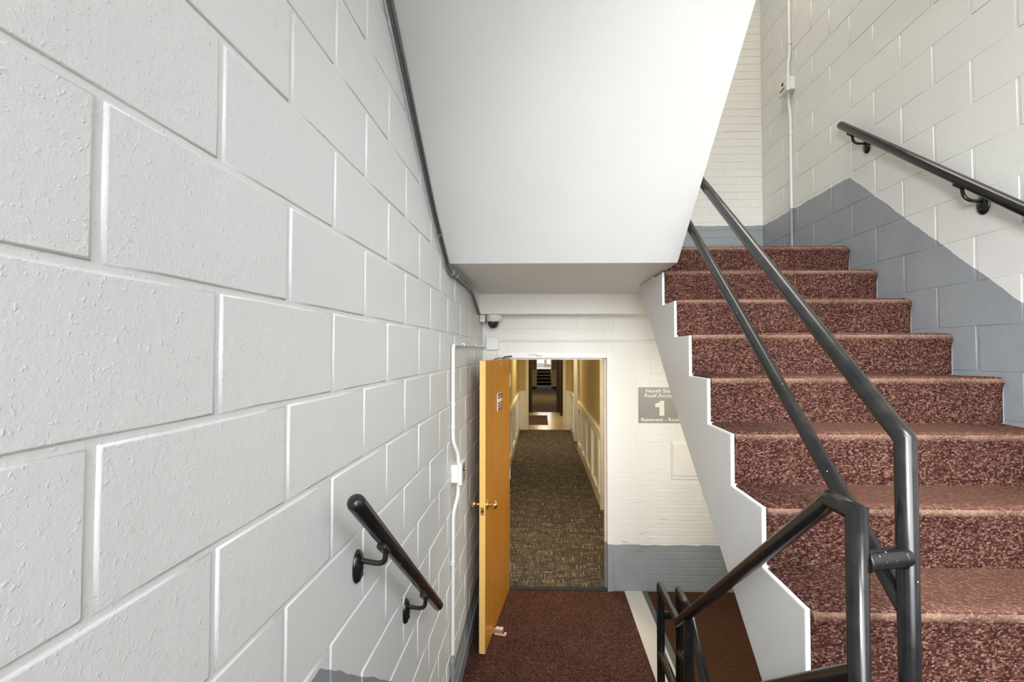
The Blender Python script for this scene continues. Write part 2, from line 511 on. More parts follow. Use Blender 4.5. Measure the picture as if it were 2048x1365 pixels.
# ------------------------------------------------------------------ masonry
def block_mesh(name, L, Hh, axis, mat, depth=0.014, bev=0.0055, jit=0.0017, nx=4, nz=2, rnd=None, bevz=None):
    """One masonry unit centred on its face; axis gives the face normal. Irregular bevelled edges."""
    rnd = rnd or random
    bevz = bev if bevz is None else bevz
    rz = bevz / bev
    ring = []
    for i in range(nx): ring.append((-L / 2 + L * i / nx, -Hh / 2, 0, -1))
    for i in range(nz): ring.append((L / 2, -Hh / 2 + Hh * i / nz, 1, 0))
    for i in range(nx): ring.append((L / 2 - L * i / nx, Hh / 2, 0, 1))
    for i in range(nz): ring.append((-L / 2, Hh / 2 - Hh * i / nz, -1, 0))
    n = len(ring)
    lay = []
    for dep, ins in ((depth, 0.0), (bev * 0.75, 0.0), (bev * 0.22, bev * 0.40), (0.0, bev)):
        row = []
        for (a, b, _, _) in ring:
            k = (1 if abs(a) > L / 2 - 1e-6 else 0), (1 if abs(b) > Hh / 2 - 1e-6 else 0)
            ja = rnd.uniform(-jit, jit) if k[0] else 0
            jb = rnd.uniform(-jit, jit) if k[1] else 0
            aa = a - math.copysign(ins, a) * k[0] - abs(ja) * math.copysign(1, a) * 1.0
            bb = b - math.copysign(ins * rz, b) * k[1] - abs(jb) * math.copysign(1, b) * min(1.0, rz * 1.3)
            row.append((aa, bb, dep + (rnd.uniform(-0.0004, 0.0004) if 0 < dep < depth else 0)))
        lay.append(row)
    vs = []
    for row in lay:
        for a, b, d in row:
            if axis == '+x': vs.append((-d, a, b))
            elif axis == '-x': vs.append((d, a, b))
            else: vs.append((a, d, b))
    fs = []; sm = []
    for i in range(3):
        for k in range(n):
            a, b = i * n + k, i * n + (k + 1) % n
            fs.append([a, b, b + n, a + n]); sm.append(i > 0)
    fs.append([3 * n + k for k in range(n)]); sm.append(False)
    me = bpy.data.meshes.new(name)
    me.from_pydata(vs, [], fs)
    for p, q in zip(me.polygons, sm): p.use_smooth = q
    bm = bmesh.new(); bm.from_mesh(me)
    bmesh.ops.recalc_face_normals(bm, faces=list(bm.faces))
    # open at the back: make sure the face looks out of the wall
    bm.faces.ensure_lookup_table()
    big = max(bm.faces, key=lambda f: f.calc_area())
    want = {'+x': Vector((1, 0, 0)), '-x': Vector((-1, 0, 0)), '-y': Vector((0, -1, 0))}[axis]
    if big.normal.dot(want) < 0:
        bmesh.ops.reverse_faces(bm, faces=list(bm.faces))
    bm.to_mesh(me); bm.free()
    me.materials.append(mat)
    return me
_cache = {}
def place_unit(name, parent, mat, axis, plane, a0, a1, z0, z1, joint, nvar=3, jz=None, **kw):
    L, Hh = round(a1 - a0 - joint, 4), round(z1 - z0 - (joint if jz is None else jz), 4)
    if L < 0.02 or Hh < 0.02: return
    key = (name, mat.name, axis, L, Hh, random.randrange(nvar))
    if key not in _cache:
        _cache[key] = block_mesh(name, L, Hh, axis, mat, **kw)
    o = bpy.data.objects.new(name, _cache[key])
    C.objects.link(o)
    a, z = (a0 + a1) / 2, (z0 + z1) / 2 + E
    pr = random.uniform(-0.0008, 0.0008)
    o.location = (a, plane + pr, z) if axis == '-y' else (plane + pr, a, z)
    o.parent = parent
    return o

REC = 0.0036
wl = struct(MB().box(XL - 0.2, XL - REC, -1.25, 4.35, ZF - 0.15, 4.0).build('wall_left', M['left_wall']),
            'painted concrete block wall along the left of the stairwell')
for n in range(-11, 8):
    z0 = 0.098 - 0.2032 + 0.2032 * n; z1 = z0 + 0.2032
    off = 0.72 if n % 2 == 0 else 0.518
    d = off - 0.4045 * 3
    while d < DW:
        a0, a1 = max(d, -0.5), min(d + 0.4045, DW)
        if a1 - a0 > 0.05:
            place_unit('block', wl, M['left_wall'], '+x', XL, a0, a1, max(z0, ZF), z1, 0.0090, nvar=5, jz=0.0078, bevz=0.0040)
        d += 0.4045
wr = struct(MB().box(XR + 0.0027, XR + 0.2, -1.25, 4.35, ZF - 0.15, 4.0).build('wall_right', M['right_wall']),
            'painted concrete block wall beside the ascending stairs')
for n in range(-12, 12):
    z0 = 1.13 + 0.2032 * n; z1 = z0 + 0.2032
    off = 2.521 if n % 2 == 0 else 2.7225
    d = off - 0.4034 * 5
    while d < DW:
        a0, a1 = max(d, 0.9), min(d + 0.4034, DW)
        if a1 - a0 > 0.05 and z1 > -1.2 + 0.0 and z1 > -0.30 + (d - 2.4) * 0.8 - 0.55:
            place_unit('block', wr, M['right_wall'], '-x', XR, a0, a1, z0, z1, 0.0105, nvar=4, jz=0.0020, bev=0.0036, bevz=0.0009, jit=0.0013)
        d += 0.4034

# far wall of the lower landing (door opening x -0.33..0.59, up to z -0.067)
RB = 0.0022
wf = MB()
wf.box(XL - 0.2, -0.375, DW + RB, DW + 0.2, ZF - 0.15, 0.48)
wf.box(0.635, XR + 0.2, DW + RB, DW + 0.2, ZF - 0.15, 0.48)
wf.box(-0.375, 0.635, DW + RB, DW + 0.2, -0.012, 0.48)
wfar = struct(wf.build('wall_back', M['far_wall']), 'painted masonry wall with the open door at the foot of the landing')
kwb = dict(bev=0.0016, jit=0.0007, depth=0.012)
rows = [ZF + 0.005 + 0.2032 * i for i in range(11)]
for i, z0 in enumerate(rows):
    z1 = z0 + 0.2032
    if z1 > 0.07 + 0.06: z1 = 0.30
    xe = 0.847 if i % 2 == 0 else 0.97
    if i % 2: place_unit('block', wfar, M['far_wall'], '-y', DW, 0.642, xe, z0, z1, 0.006, **kwb)
    else: place_unit('block', wfar, M['far_wall'], '-y', DW, 0.642, xe, z0, z1, 0.006, **kwb)
    place_unit('block', wfar, M['far_wall'], '-y', DW, XL, -0.381, z0, z1, 0.006, **kwb)
    if i < 10 or True:
        for k in range(3):
            b0 = z0 + 0.0677 * k
            x = xe + (0.0 if (k + i) % 2 else -0.114)
            lim = 1.02 + (0.30 - b0) * 0.42
            while x < min(lim + 0.2, XR):
                a0, a1 = max(x, xe), min(x + 0.2285, XR)
                # leave the flush panel free
                if a1 - a0 > 0.03 and not (a1 > 1.15 and b0 + 0.0677 > -1.13 and b0 < -0.80):
                    place_unit('brick', wfar, M['far_wall'], '-y', DW, a0, a1, b0, b0 + 0.0677, 0.0055, **kwb)
                elif a0 < 1.13 < a1 and b0 > -1.2:
                    place_unit('brick', wfar, M['far_wall'], '-y', DW, a0, 1.15, b0, b0 + 0.0677, 0.0055, **kwb)
                x += 0.2285
for (z0, z1, x0) in ((0.199, 0.317, -0.223 - 0.275), (0.097, 0.199, -0.292 - 0.2115), (-0.009, 0.097, -0.292 - 0.2115)):
    st = 0.275 if z0 > 0.15 else 0.2115
    x = x0
    while x < 0.64:
        a0, a1 = max(x, XL), min(x + st, 0.642)
        place_unit('block', wfar, M['far_wall'], '-y', DW, a0, a1, z0, z1, 0.006, **kwb)
        x += st
# far wall of the upper landing
wu = struct(MB().box(XL - 0.2, XR + 0.2, DW + RB, DW + 0.2, 0.48, 4.0).build('wall_upper', M['upper_wall']),
            'painted brick wall at the back of the upper landing')
for r in range(38):
    z0 = 0.665 + 0.0677 * r
    x = XR - 0.2285 * 4 + (0.114 if r % 2 else 0.0)
    while x < XR:
        a0, a1 = x, min(x + 0.2285, XR)
        if a1 > 1.15 + max(0, (z0 - 1.0)) * 0.18:
            place_unit('brick', wu, M['upper_wall'], '-y', DW, a0, a1, z0, z0 + 0.0677, 0.0055, **kwb)
        x += 0.2285

# ------------------------------------------------------------------ slabs, soffits, floors
struct(MB().box(XL, XR, -1.25, DW + 0.0, ZF - 0.15, ZF - 0.008).build('floor', M['curb']), 'concrete floor of the lower landing')
sl = MB()
sl.prism([(XL, 2.49), (0.742, 2.49), (0.742, 3.0), (XR, 3.0), (XR, DW), (XL, DW)], 0.478, 0.662, 'z')
struct(sl.build('ceiling', M['landing_soffit']), 'underside of the upper landing above the door')
fs_ = MB()
fs_.prism([(2.49, 0.478), (1.16, 1.532), (1.16, 1.75), (1.35, 1.75), (2.49, 0.80), (2.49, 0.662)], XL, 0.742)
struct(fs_.build('flight_soffit', M['soffit']), 'smooth white sloping underside of the flight overhead')
struct(MB().box(XL, XR, -1.25, 1.16, 1.532, 1.75).build('ceiling_half_landing', M['soffit']), 'underside of the half landing overhead')
struct(MB().box(XL, 1.2, 3.83, DW, 0.312, 0.478).build('beam', M['landing_soffit']), 'white beam between the landing underside and the door wall')
struct(MB().box(XL - 0.2, XR + 0.2, -1.25, DW + 0.2, 3.9, 4.05).build('ceiling_top', M['soffit']), 'ceiling at the top of the stairwell')
# half landing and the hidden flight down to the door, below the picture
hl = MB()
hl.box(XL, XR, -1.25, 1.035, ZHALF - 0.2, ZHALF)
for k in range(4):
    hl.box(XL, 0.70, 1.035, 1.05 + G * (k + 1), ZF, ZHALF - 0.204 * (k + 1))
struct(hl.build('floor_half_landing', M['landing_carpet']), 'half landing the picture is taken from')
# wall behind the photographer with the stair window
bk = MB()
bk.box(XL - 0.2, XR + 0.2, -1.45, -1.25, ZF, -0.55)
bk.box(XL - 0.2, XR + 0.2, -1.45, -1.25, 1.3, 4.0)
bk.box(XL - 0.2, XL + 0.15, -1.45, -1.25, -0.55, 1.3)
bk.box(XR - 0.15, XR + 0.2, -1.45, -1.25, -0.55, 1.3)
struct(bk.build('wall_front', M['soffit']), 'wall behind the viewpoint with the stair window')

struct(MB().box(XL, XL + 0.014, 2.6, DW, ZF - 0.008, ZF + 0.105, 0.003).build('baseboard_left', M['gray']), 'gray baseboard along the left wall behind the door')
tag(MB().box(XL + 0.014, 0.735, 2.02, DW, ZF - 0.008, ZF).build('landing_carpet', M['landing_carpet']),
    'brown red loop carpet on the landing in front of the open door', 'carpet')
tag(MB().box(0.735, 0.888, 2.05, DW, ZF - 0.008, ZF + 0.006, 0.002).build('floor_strip', M['curb']),
    'pale gray bare floor strip between the two landing carpets', 'floor strip')
tag(MB().box(0.888, 0.932, 2.05, DW, ZF - 0.008, ZF + 0.003, 0.001).build('carpet_edging', M['dark_strip']),
    'dark gray edging along the carpet under the stairs', 'edging')
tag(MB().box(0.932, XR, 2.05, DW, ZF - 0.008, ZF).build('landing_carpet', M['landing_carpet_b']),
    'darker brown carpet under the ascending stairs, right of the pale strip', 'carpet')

# ------------------------------------------------------------------ ascending staircase
stair = tag(empty('staircase', (1.35, 2.0, ZHALF)), 'white sided staircase with brown red carpeted steps climbing to the upper landing', 'staircase')
top = [(2.998, ZTOP - 0.010)]
for k in range(9):
    top += [(DTOP - G * k + 0.006, ZTOP - 0.010 - R_ * k), (DTOP - G * k + 0.006, ZTOP - 0.010 - R_ * (k + 1))]
top[-1] = (top[-1][0], ZHALF)
body = [(2.998, 0.476)] + top + [(1.036, ZHALF - 0.2)] + [(1.27, -1.285), (1.52, -1.085), (1.93, -0.745), (2.468, -0.312), (2.90, 0.075), (3.335, 0.455), (3.335, 0.476)]
bmc = bmesh.new()
vs1 = [bmc.verts.new((XS, p[0], p[1] + E)) for p in body]
face = bmc.faces.new(vs1)
ext = bmesh.ops.extrude_face_region(bmc, geom=[face])
for v in [g for g in ext['geom'] if isinstance(g, bmesh.types.BMVert)]:
    v.co.x = 1.944
bmesh.ops.recalc_face_normals(bmc, faces=list(bmc.faces))
ed = [e for e in bmc.edges if all(abs(v.co.x - XS) < 1e-5 for v in e.verts)]
bmesh.ops.bevel(bmc, geom=ed, offset=0.005, segments=2, affect='EDGES', profile=0.6)
me = bpy.data.meshes.new('stringer_body')
bmc.to_mesh(me); bmc.free()
for v in me.vertices:
    v.co -= stair.location
me.materials.append(M['stringer'])
o = bpy.data.objects.new('stringer_body', me); C.objects.link(o); o.parent = stair
o['label'] = 'white painted saw tooth stair side'
wsb = MB().prism(body, 1.945, XR - 0.002).build('wall_stringer', M['right_wall'], stair)
wsb['label'] = 'gray painted stair edge against the right wall'

def step_carpet(k, seed):
    rnd = random.Random(seed)
    d, z = DTOP - G * k, ZTOP - R_ * k
    last = (k == 0)
    pr = [(-0.004, -R_ + 0.0), (-0.004, -0.14), (-0.005, -0.075), (-0.008, -0.048), (-0.014, -0.030), (-0.016, -0.016), (-0.010, -0.004), (0.004, 0.001), (0.030, 0.001)]
    ln = G if not last else 1.13
    pr += [(0.09, -0.001), (0.16, -0.003), (ln - 0.02 if not last else 0.6, -0.002), (ln - 0.004 if not last else 1.13, 0.0)]
    xs = [XS + 0.014, XS + 0.024, 0.95, 1.15, 1.35, 1.55, 1.72, 1.86, 1.930, 1.956, 1.9665]
    vs = []
    for i, x in enumerate(xs):
        wv = rnd.uniform(-0.0025, 0.0025)
        sh = {0: 0.006, 1: 0.0, len(xs) - 2: 0.004, len(xs) - 1: 0.013}.get(i, 0.0)
        for j, (a, b) in enumerate(pr):
            f = 1.0 if 2 <= j <= 8 else 0.35
            vs.append((x, d + a + sh * (1 if j < 8 else 0) + wv * f * 0.8, z + b + wv * f * 0.8 - sh * (1 if j >= 5 else 0)))
    n = len(pr); fs = []
    for i in range(len(xs) - 1):
        for j in range(n - 1):
            fs.append([i * n + j, (i + 1) * n + j, (i + 1) * n + j + 1, i * n + j + 1])
    m = MB().add(vs, fs, True)
    # turned-down side edges against the concrete
    for e in (0, len(xs) - 1):
        bv = []
        for j, (a, b) in enumerate(pr):
            q = vs[e * n + j]
            bv.append((q[0] + (0.001 if e else -0.001), max(q[1], d + (0.004 if j < 8 else 0)) + (0.008 if j < 6 else 0), q[2] - (0.009 if j >= 5 else 0)))
        m.add([vs[e * n + j] for j in range(n)] + bv, [[j, j + 1, j + 1 + n, j + n] for j in range(n - 1)], True)
    return m
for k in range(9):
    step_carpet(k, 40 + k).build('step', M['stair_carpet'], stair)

# ------------------------------------------------------------------ pipe railing in the middle
rail = tag(empty('stair_railing', (0.70, 1.6, ZF)), 'black welded pipe railing with two rails between the stair flights', 'railing')
RP = 0.0203
XA, XB, XC = 0.64, 0.775, 0.741
def part(name, pts, r=RP, seg=20, mat='black', **kw):
    return MB().tube(pts, r, seg, **kw).build(name, M[mat], rail)
SL = 0.812
# side of the ascending flight
part('post', [(XB, 0.997, ZHALF), (XB, 0.999, -0.188), (XB, 1.04, -0.188 + 0.041 * SL)])
part('top_rail', [(XB, 1.04, -0.188 + 0.041 * SL), (XB, 2.194, 0.803), (XB, 3.05, 0.803 + 0.856 * 0.828), (XB, 3.25, 1.512)])
part('middle_rail', [(XB, 1.005, -0.545), (XB, 2.373, 0.638), (XB, 3.05, 0.638 + 0.677 * 0.84)])
part('post', [(XB, 3.05, 0.66), (XB, 3.05, 1.50)])
# side of the descending flight
part('post', [(XA, 0.953, ZHALF), (XA, 0.953, -0.327), (XA, 1.035, -0.327), (XA, 1.07, -0.327 - 0.035 * SL)], mat='black_rust')
part('top_rail', [(XA, 1.07, -0.327 - 0.035 * SL), (XA, 2.176, -1.256), (XA, 2.491, -1.256), (XA, 2.491, -1.30)], mat='black_rust')
mz0 = -0.645
md = 0.953 + (-mz0 * -1 + 1.59 - 0.0) if False else 0
part('middle_rail', [(XA, 0.953, mz0), (XA, 0.953 + (1.597 + mz0) / SL, -1.597), (XA, 2.48, -1.597)], mat='black_rust')
part('post', [(XA, 2.491, -1.30), (XA, 2.491, ZF)])
part('post', [(XA, 2.03, -1.16), (XA, 2.03, ZF)])
# side of the basement flight
part('top_rail', [(XC, 2.502, -1.35), (XC, 2.502, -1.283), (XC, 2.325, -1.283), (XC, 1.75, -1.283 - 0.575 * 0.95)])
part('middle_rail', [(XC, 2.495, -1.597), (XC, 2.325, -1.597), (XC, 1.90, -1.597 - 0.425 * 0.95)])
part('post', [(XC, 2.502, -1.35), (XC, 2.502, ZF)])
# welded stubs
part('stub', [(XA + 0.012, 0.953, -0.424), (XB - 0.010, 0.992, -0.430)])
part('stub', [(XA + 0.015, 2.491, -1.405), (XC - 0.012, 2.502, -1.405)])
for cx_ in (XA + 0.0195, XB - 0.0195):
    q = [(cx_ + random.uniform(-0.0015, 0.0015), 0.955 if cx_ < 0.7 else 0.989, 0) for _ in range(19)]
    ring = []
    for k, (x, y, _) in enumerate(q):
        a_ = 2 * math.pi * k / 18
        rr = 0.0205 + random.uniform(-0.0008, 0.0008)
        ring.append((x, y + math.cos(a_) * rr, (-0.424 if cx_ < 0.7 else -0.430) + math.sin(a_) * rr))
    MB().tube(ring, 0.0032, 7).build('weld_bead', M['black'], rail)

# ------------------------------------------------------------------ wall handrails
def bracket(root, wall_x, sgn, d_w, z_w, rail_pt, mat):
    """Rosette on the wall, curved arm, saddle under the rail."""
    m = MB()
    m.lathe([(0.034, 0.0), (0.034, 0.004), (0.030, 0.010), (0.016, 0.015), (0.004, 0.017)], (wall_x, d_w, z_w), (sgn, 0, 0), 28, 1.35, 0.9)
    m.build('wall_plate', mat, root)
    rx, rd, rz = rail_pt
    p0 = Vector((wall_x + sgn * 0.008, d_w, z_w + 0.018))
    p3 = Vector((rx, rd, rz - 0.028))
    p1 = p0 + Vector((sgn * 0.06, 0, -0.012)); p2 = Vector((rx + sgn * 0.004, rd, rz - 0.075))
    pts = []
    for i in range(11):
        t = i / 10
        pts.append(p0 * (1 - t) ** 3 + p1 * 3 * t * (1 - t) ** 2 + p2 * 3 * t * t * (1 - t) + p3 * t ** 3)
    MB().tube(pts, 0.0075, 12).build('bracket_arm', mat, root)
    dv = Vector((0, 1, SLOPE)).normalized(); nv = Vector((0, -SLOPE, 1)).normalized()
    m = MB()
    mt = Matrix(((1, dv.x, nv.x, rx), (0, dv.y, nv.y, rd), (0, dv.z, nv.z, rz), (0, 0, 0, 1)))
    m.box(-0.013, 0.013, -0.026, 0.026, -0.030, -0.018, 0.003, mt)
    m.build('saddle', mat, root)
    MB().lathe([(0.006, 0), (0.006, 0.004), (0.003, 0.006)], (wall_x + sgn * 0.012, d_w, z_w - 0.022), (sgn, 0, 0), 10).build('screw', M['chrome'] if False else mat, root)
hr = tag(empty('wall_handrail', (XL, 1.5, -0.75)), 'short black pipe handrail on the left block wall, sloping down', 'handrail')
SLOPE = -0.814
MB().tube([(-0.43, 1.075, -0.355), (-0.43, 1.955, -1.071)], 0.0212, 24, True, True).build('rail', M['black_rust'], hr)
bracket(hr, XL, 1, 1.285, -0.600, (-0.43, 1.283, -0.355 - 0.208 * 0.814), M['black'])
bracket(hr, XL, 1, 1.755, -0.985, (-0.43, 1.735, -0.355 - 0.66 * 0.814), M['black'])
hr2 = tag(empty('wall_handrail', (XR, 2.0, 0.7)), 'long black pipe handrail on the right wall, climbing beside the carpeted stairs', 'handrail')
SLOPE = 0.806
MB().tube([(1.895, 1.02, 1.430 - 1.897 * 0.806), (1.895, 2.905, 1.421)], 0.0235, 24, True, True).build('rail', M['black'], hr2)
for dw, zw in ((2.785, 1.236), (2.072, 0.652), (1.25, 0.0)):
    bracket(hr2, XR, -1, dw, zw, (1.895, dw + 0.02, 1.430 - (2.917 - dw - 0.02) * 0.806), M['black'])

# ------------------------------------------------------------------ door frame, door leaf
fr = MB()
fr.box(-0.379, -0.330, DW - 0.012, DW + 0.215, ZF, -0.009, 0.002)
fr.box(0.590, 0.640, DW - 0.012, DW + 0.215, ZF, -0.009, 0.002)
fr.box(-0.330, 0.590, DW - 0.012, DW + 0.215, -0.060, -0.009, 0.002)
fr.box(0.574, 0.590, DW + 0.045, DW + 0.10, ZF, -0.060, 0.002)
fr.box(-0.330, 0.574, DW + 0.045, DW + 0.10, -0.076, -0.060, 0.002)
fr.box(-0.330, -0.314, DW + 0.045, DW + 0.10, ZF, -0.060, 0.002)
trim = struct(fr.build('trim_1', M['frame']), 'white steel door frame, gray below the dado line')
MB().box(0.5885, 0.5905, DW + 0.012, DW + 0.034, -1.16, -1.06).build('strike_plate', M['brass'], trim)
MB().box(0.588, 0.5905, DW + 0.008, DW + 0.03, -0.34, -0.26).build('hinge_plate', M['frame'], trim)
# remains of a door closer on the frame head
cl = MB()
cl.box(-0.100, -0.078, DW - 0.024, DW - 0.012, -0.040, -0.014, 0.002)
cl.box(0.006, 0.022, DW - 0.024, DW - 0.012, -0.046, -0.022, 0.002)
cl.tube([(-0.086, DW - 0.024, -0.025), (0.012, DW - 0.03, -0.036)], 0.0055, 10)
cl.lathe([(0.012, 0), (0.012, 0.012), (0.008, 0.015)], (-0.01, DW - 0.03, -0.046), (0, 0, 1), 12)
tag(cl.build('closer_shoe', M['frame']), 'white painted door closer shoe on the frame head', 'door hardware')
th = MB(); th.box(-0.33, 0.59, DW - 0.005, DW + 0.05, ZF - 0.01, ZF + 0.008, 0.003)
tag(th.build('threshold_strip', M['threshold']), 'dark threshold strip under the open doorway', 'threshold')

ang = math.atan2(0.866, 0.112)           # direction of the visible face, free edge to hinge
A = Vector((-0.380, 3.209, 0)); dirv = Vector((0.112, 0.866, 0)).normalized(); outv = Vector((dirv.y, -dirv.x, 0))   # outv: towards the room
DL, DT, ZB, ZT = 0.885, 0.042, ZF + 0.012, -0.066
DM = Matrix(((dirv.x, outv.x, 0, A.x), (dirv.y, outv.y, 0, A.y), (0, 0, 1, 0), (0, 0, 0, 1)))   # local: x along leaf, y out of face, z up
door = struct(empty('door_1', (A.x + dirv.x * DL, A.y + dirv.y * DL, ZF)), 'flat orange brown wooden door standing open against the left wall')
MB().box(0.0015, DL, -DT, 0, ZB, ZT, 0.0015, DM).build('leaf', M['wood'], door)
MB().box(-0.0006, 0.0016, -DT, 0.0, ZB, ZT, 0, DM).build('edge_band', M['wood_edge'], door)
for sgn in (1, -1):
    y0 = 0 if sgn > 0 else -DT
    kz = -1.085
    c = DM @ Vector((0.062, y0, kz)); ax = outv * sgn
    k = MB().lathe([(0.031, 0.0), (0.031, 0.003), (0.026, 0.008), (0.012, 0.010)], c, ax, 24).build('rosette', M['brass'], door)
    k2 = MB().lathe([(0.011, 0.008), (0.010, 0.028), (0.014, 0.034), (0.024, 0.041), (0.0275, 0.052), (0.026, 0.062), (0.019, 0.070), (0.008, 0.073)], c, ax, 24).build('knob', M['brass'], door)
lp = MB().box(-0.0016, 0.0, -DT + 0.008, -0.008, -1.14, -1.085 + 0.0, 0.0006, DM)
lpo = lp.build('latch_plate', M['brass'], door)
MB().box(-0.0024, -0.001, -DT + 0.015, -0.015, -1.122, -1.104, 0, DM).build('latch_bolt', M['black_plastic'], lpo)
for hz in (-1.90, -1.08, -0.26):
    MB().tube([DM @ Vector((DL + 0.006, -0.004, hz - 0.05)), DM @ Vector((DL + 0.006, -0.004, hz + 0.05))], 0.0065, 10).build('hinge', M['frame'], door)
pq = MB().box(0.375, 0.535, 0.0, 0.004, -0.467, -0.331, 0, DM).build('notice_plaque', M['plaque'], door)
MB().box(0.372, 0.3775, 0.0, 0.0055, -0.468, -0.330, 0, DM).build('plaque_rim', M['plaque_edge'], pq)
MB().box(0.377, 0.535, 0.0, 0.0055, -0.333, -0.330, 0, DM).build('plaque_rim', M['plaque_edge'], pq)
MB().box(0.390, 0.515, 0.004, 0.0048, -0.402, -0.374, 0, DM).build('white_label', M['paper'], pq)
pt = MB()
for (z0, z1, x0, x1) in ((-0.362, -0.352, 0.40, 0.50), (-0.425, -0.414, 0.395, 0.52), (-0.447, -0.436, 0.40, 0.51)):
    xx = x0
    while xx < x1:
        wd = random.uniform(0.006, 0.018)
        pt.box(xx, min(xx + wd, x1), 0.004, 0.0045, z0, z1, 0, DM)
        xx += wd + 0.004
pt.build('faded_print', M['plaque_text'], pq)
for x in (0.51, 0.74):
    MB().lathe([(0.012, 0), (0.010, 0.0008)], DM @ Vector((x, 0.0003, -0.102)), outv, 12, 0.6, 1.2).build('screw_scar', M['paper'], door)
MB().lathe([(0.0035, 0), (0.003, 0.0008)], DM @ Vector((-0.0004, -0.021, -0.158)), -dirv, 10).build('edge_hole', M['wood'], door)
arm = MB()
arm.tube([DM @ Vector((0.70, -0.02, ZT + 0.006)), DM @ Vector((0.78, -0.03, ZT + 0.016)), DM @ Vector((0.86, 0.02, ZT + 0.022))], 0.006, 10)
arm.tube([DM @ Vector((0.40, -0.03, ZT + 0.003)), DM @ Vector((0.60, -0.03, ZT + 0.012)), DM @ Vector((0.70, -0.02, ZT + 0.006))], 0.004, 8)
arm.build('closer_arm', M['black_plastic'], door)
# rubber wedge under the door
wd = tag(empty('door_wedge', (-0.30, 3.47, ZF)), 'tan rubber wedge pushed under the foot of the open door', 'door wedge')
wm = Matrix.Translation((-0.312, 3.47, ZF)) @ Matrix.Rotation(math.radians(-14), 4, 'Z')
m = MB(); m.prism([(-0.10, 0.0), (0.035, 0.0), (0.035, 0.034), (0.02, 0.034), (-0.10, 0.006)], -0.018, 0.018, 'y', wm)
m.build('wedge_body', M['rubber'], wd)
m = MB(); m.box(-0.02, 0.058, -0.030, -0.018, 0.0, 0.010, 0.002, wm); m.box(0.048, 0.066, -0.03, 0.004, 0.0, 0.013, 0.003, wm); m.box(-0.02, 0.036, -0.0195, 0.0195, 0.033, 0.037, 0.001, wm)
m.build('wedge_lip', M['rubber_edge'], wd)

# ------------------------------------------------------------------ conduits, boxes, camera, alarm stations
def smooth_path(pts, rad=0.03, n=5):
    pts = [Vector(p) for p in pts]
    out = [pts[0]]
    for i in range(1, len(pts) - 1):
        a, b, c = pts[i - 1], pts[i], pts[i + 1]
        r = min(rad, (a - b).length * 0.45, (c - b).length * 0.45)
        p0 = b + (a - b).normalized() * r; p2 = b + (c - b).normalized() * r
        for k in range(n + 1):
            t = k / n
            out.append(p0 * (1 - t) ** 2 + b * 2 * t * (1 - t) + p2 * t * t)
    out.append(pts[-1])
    return out
def strap(root, p, d, r, wall, mat, name='strap'):
    """Narrow clip ring round a conduit with a foot on the wall."""
    d = Vector(d).normalized(); p = Vector(p)
    m = MB()
    m.tube([p - d * 0.007, p + d * 0.007], r + 0.0025, 14)
    m.build(name, mat, root)
gc = tag(empty('metal_conduit', (-0.49, 2.4, 0.5)), 'gray metal conduit along the left edge of the sloping ceiling', 'conduit')
XG = XL + 0.022
path = [(XG, 1.16, 1.375), (XG, 1.505, 1.112), (XG, 2.09, 0.648), (XG, 2.43, 0.448), (XG, 2.56, 0.440), (XG, 3.28, 0.440), (XG, 3.66, 0.300)]
MB().tube(smooth_path(path, 0.10, 6), 0.0128, 14).build('pipe', M['galv'], gc)
for p, d in (((XG, 2.66, 0.440), (0, 1, 0)), ((XG, 3.27, 0.440), (0, 1, 0)), ((XG, 2.22, 0.572), (0, 1, -0.6))):
    strap(gc, p, d, 0.0128, XL, M['galv_box'])
MB().tube([(XG, 2.54, 0.440), (XG, 2.62, 0.440)], 0.0165, 14).build('coupling', M['galv'], gc)

cm = tag(empty('security_camera', (-0.40, 3.93, 0.30)), 'white dome security camera with dark bubble under the beam', 'camera')
MB().box(-0.511, -0.462, 3.86, 3.97, 0.243, 0.311, 0.004).build('mounting_box', M['galv_box'], cm)
MB().lathe([(0.070, 0.0), (0.071, -0.012), (0.069, -0.048), (0.060, -0.056), (0.056, -0.058)], (-0.398, 3.95, 0.312), (0, 0, 1), 32).build('housing', M['cam_white'], cm)
MB().lathe([(0.048, 0.0), (0.0475, -0.015), (0.043, -0.034), (0.032, -0.050), (0.016, -0.059), (0.003, -0.061)], (-0.402, 3.95, 0.256), (0, 0, 1), 32).build('dome', M['dark_glass'], cm)
MB().lathe([(0.016, 0), (0.016, 0.006), (0.006, 0.007)], (-0.385, 3.905, 0.236), (0.3, -1, -0.3), 14).build('lens', M['black_plastic'], cm)

jb = tag(empty('junction_box', (-0.42, 4.09, 0.07)), 'square white junction box on the wall above the open door', 'junction box')
MB().box(-0.478, -0.366, DW - 0.045, DW, 0.012, 0.124, 0.006).build('cover', M['white_box'], jb)
MB().lathe([(0.0035, 0), (0.003, 0.001)], (-0.462, DW - 0.0453, 0.030), (0, -1, 0), 10).build('screw', M['black_plastic'], jb)
hc = tag(empty('wall_conduit', (0.3, DW, 0.09)), 'thin white conduit running along the wall above the door frame', 'conduit')
MB().tube([(-0.366, DW - 0.011, 0.095), (1.18, DW - 0.011, 0.089)], 0.0085, 12).build('pipe', M['white_box'], hc)
for x in (-0.08, 0.62):
    MB().tube([(x - 0.006, DW - 0.011, 0.0935), (x + 0.006, DW - 0.011, 0.0935)], 0.0115, 12).build('strap', M['white_box'], hc)
lc = tag(empty('wall_conduit', (XL, 2.62, -1.0)), 'white painted conduit dropping down the left wall beside the open door', 'conduit')
XP = XL + 0.016
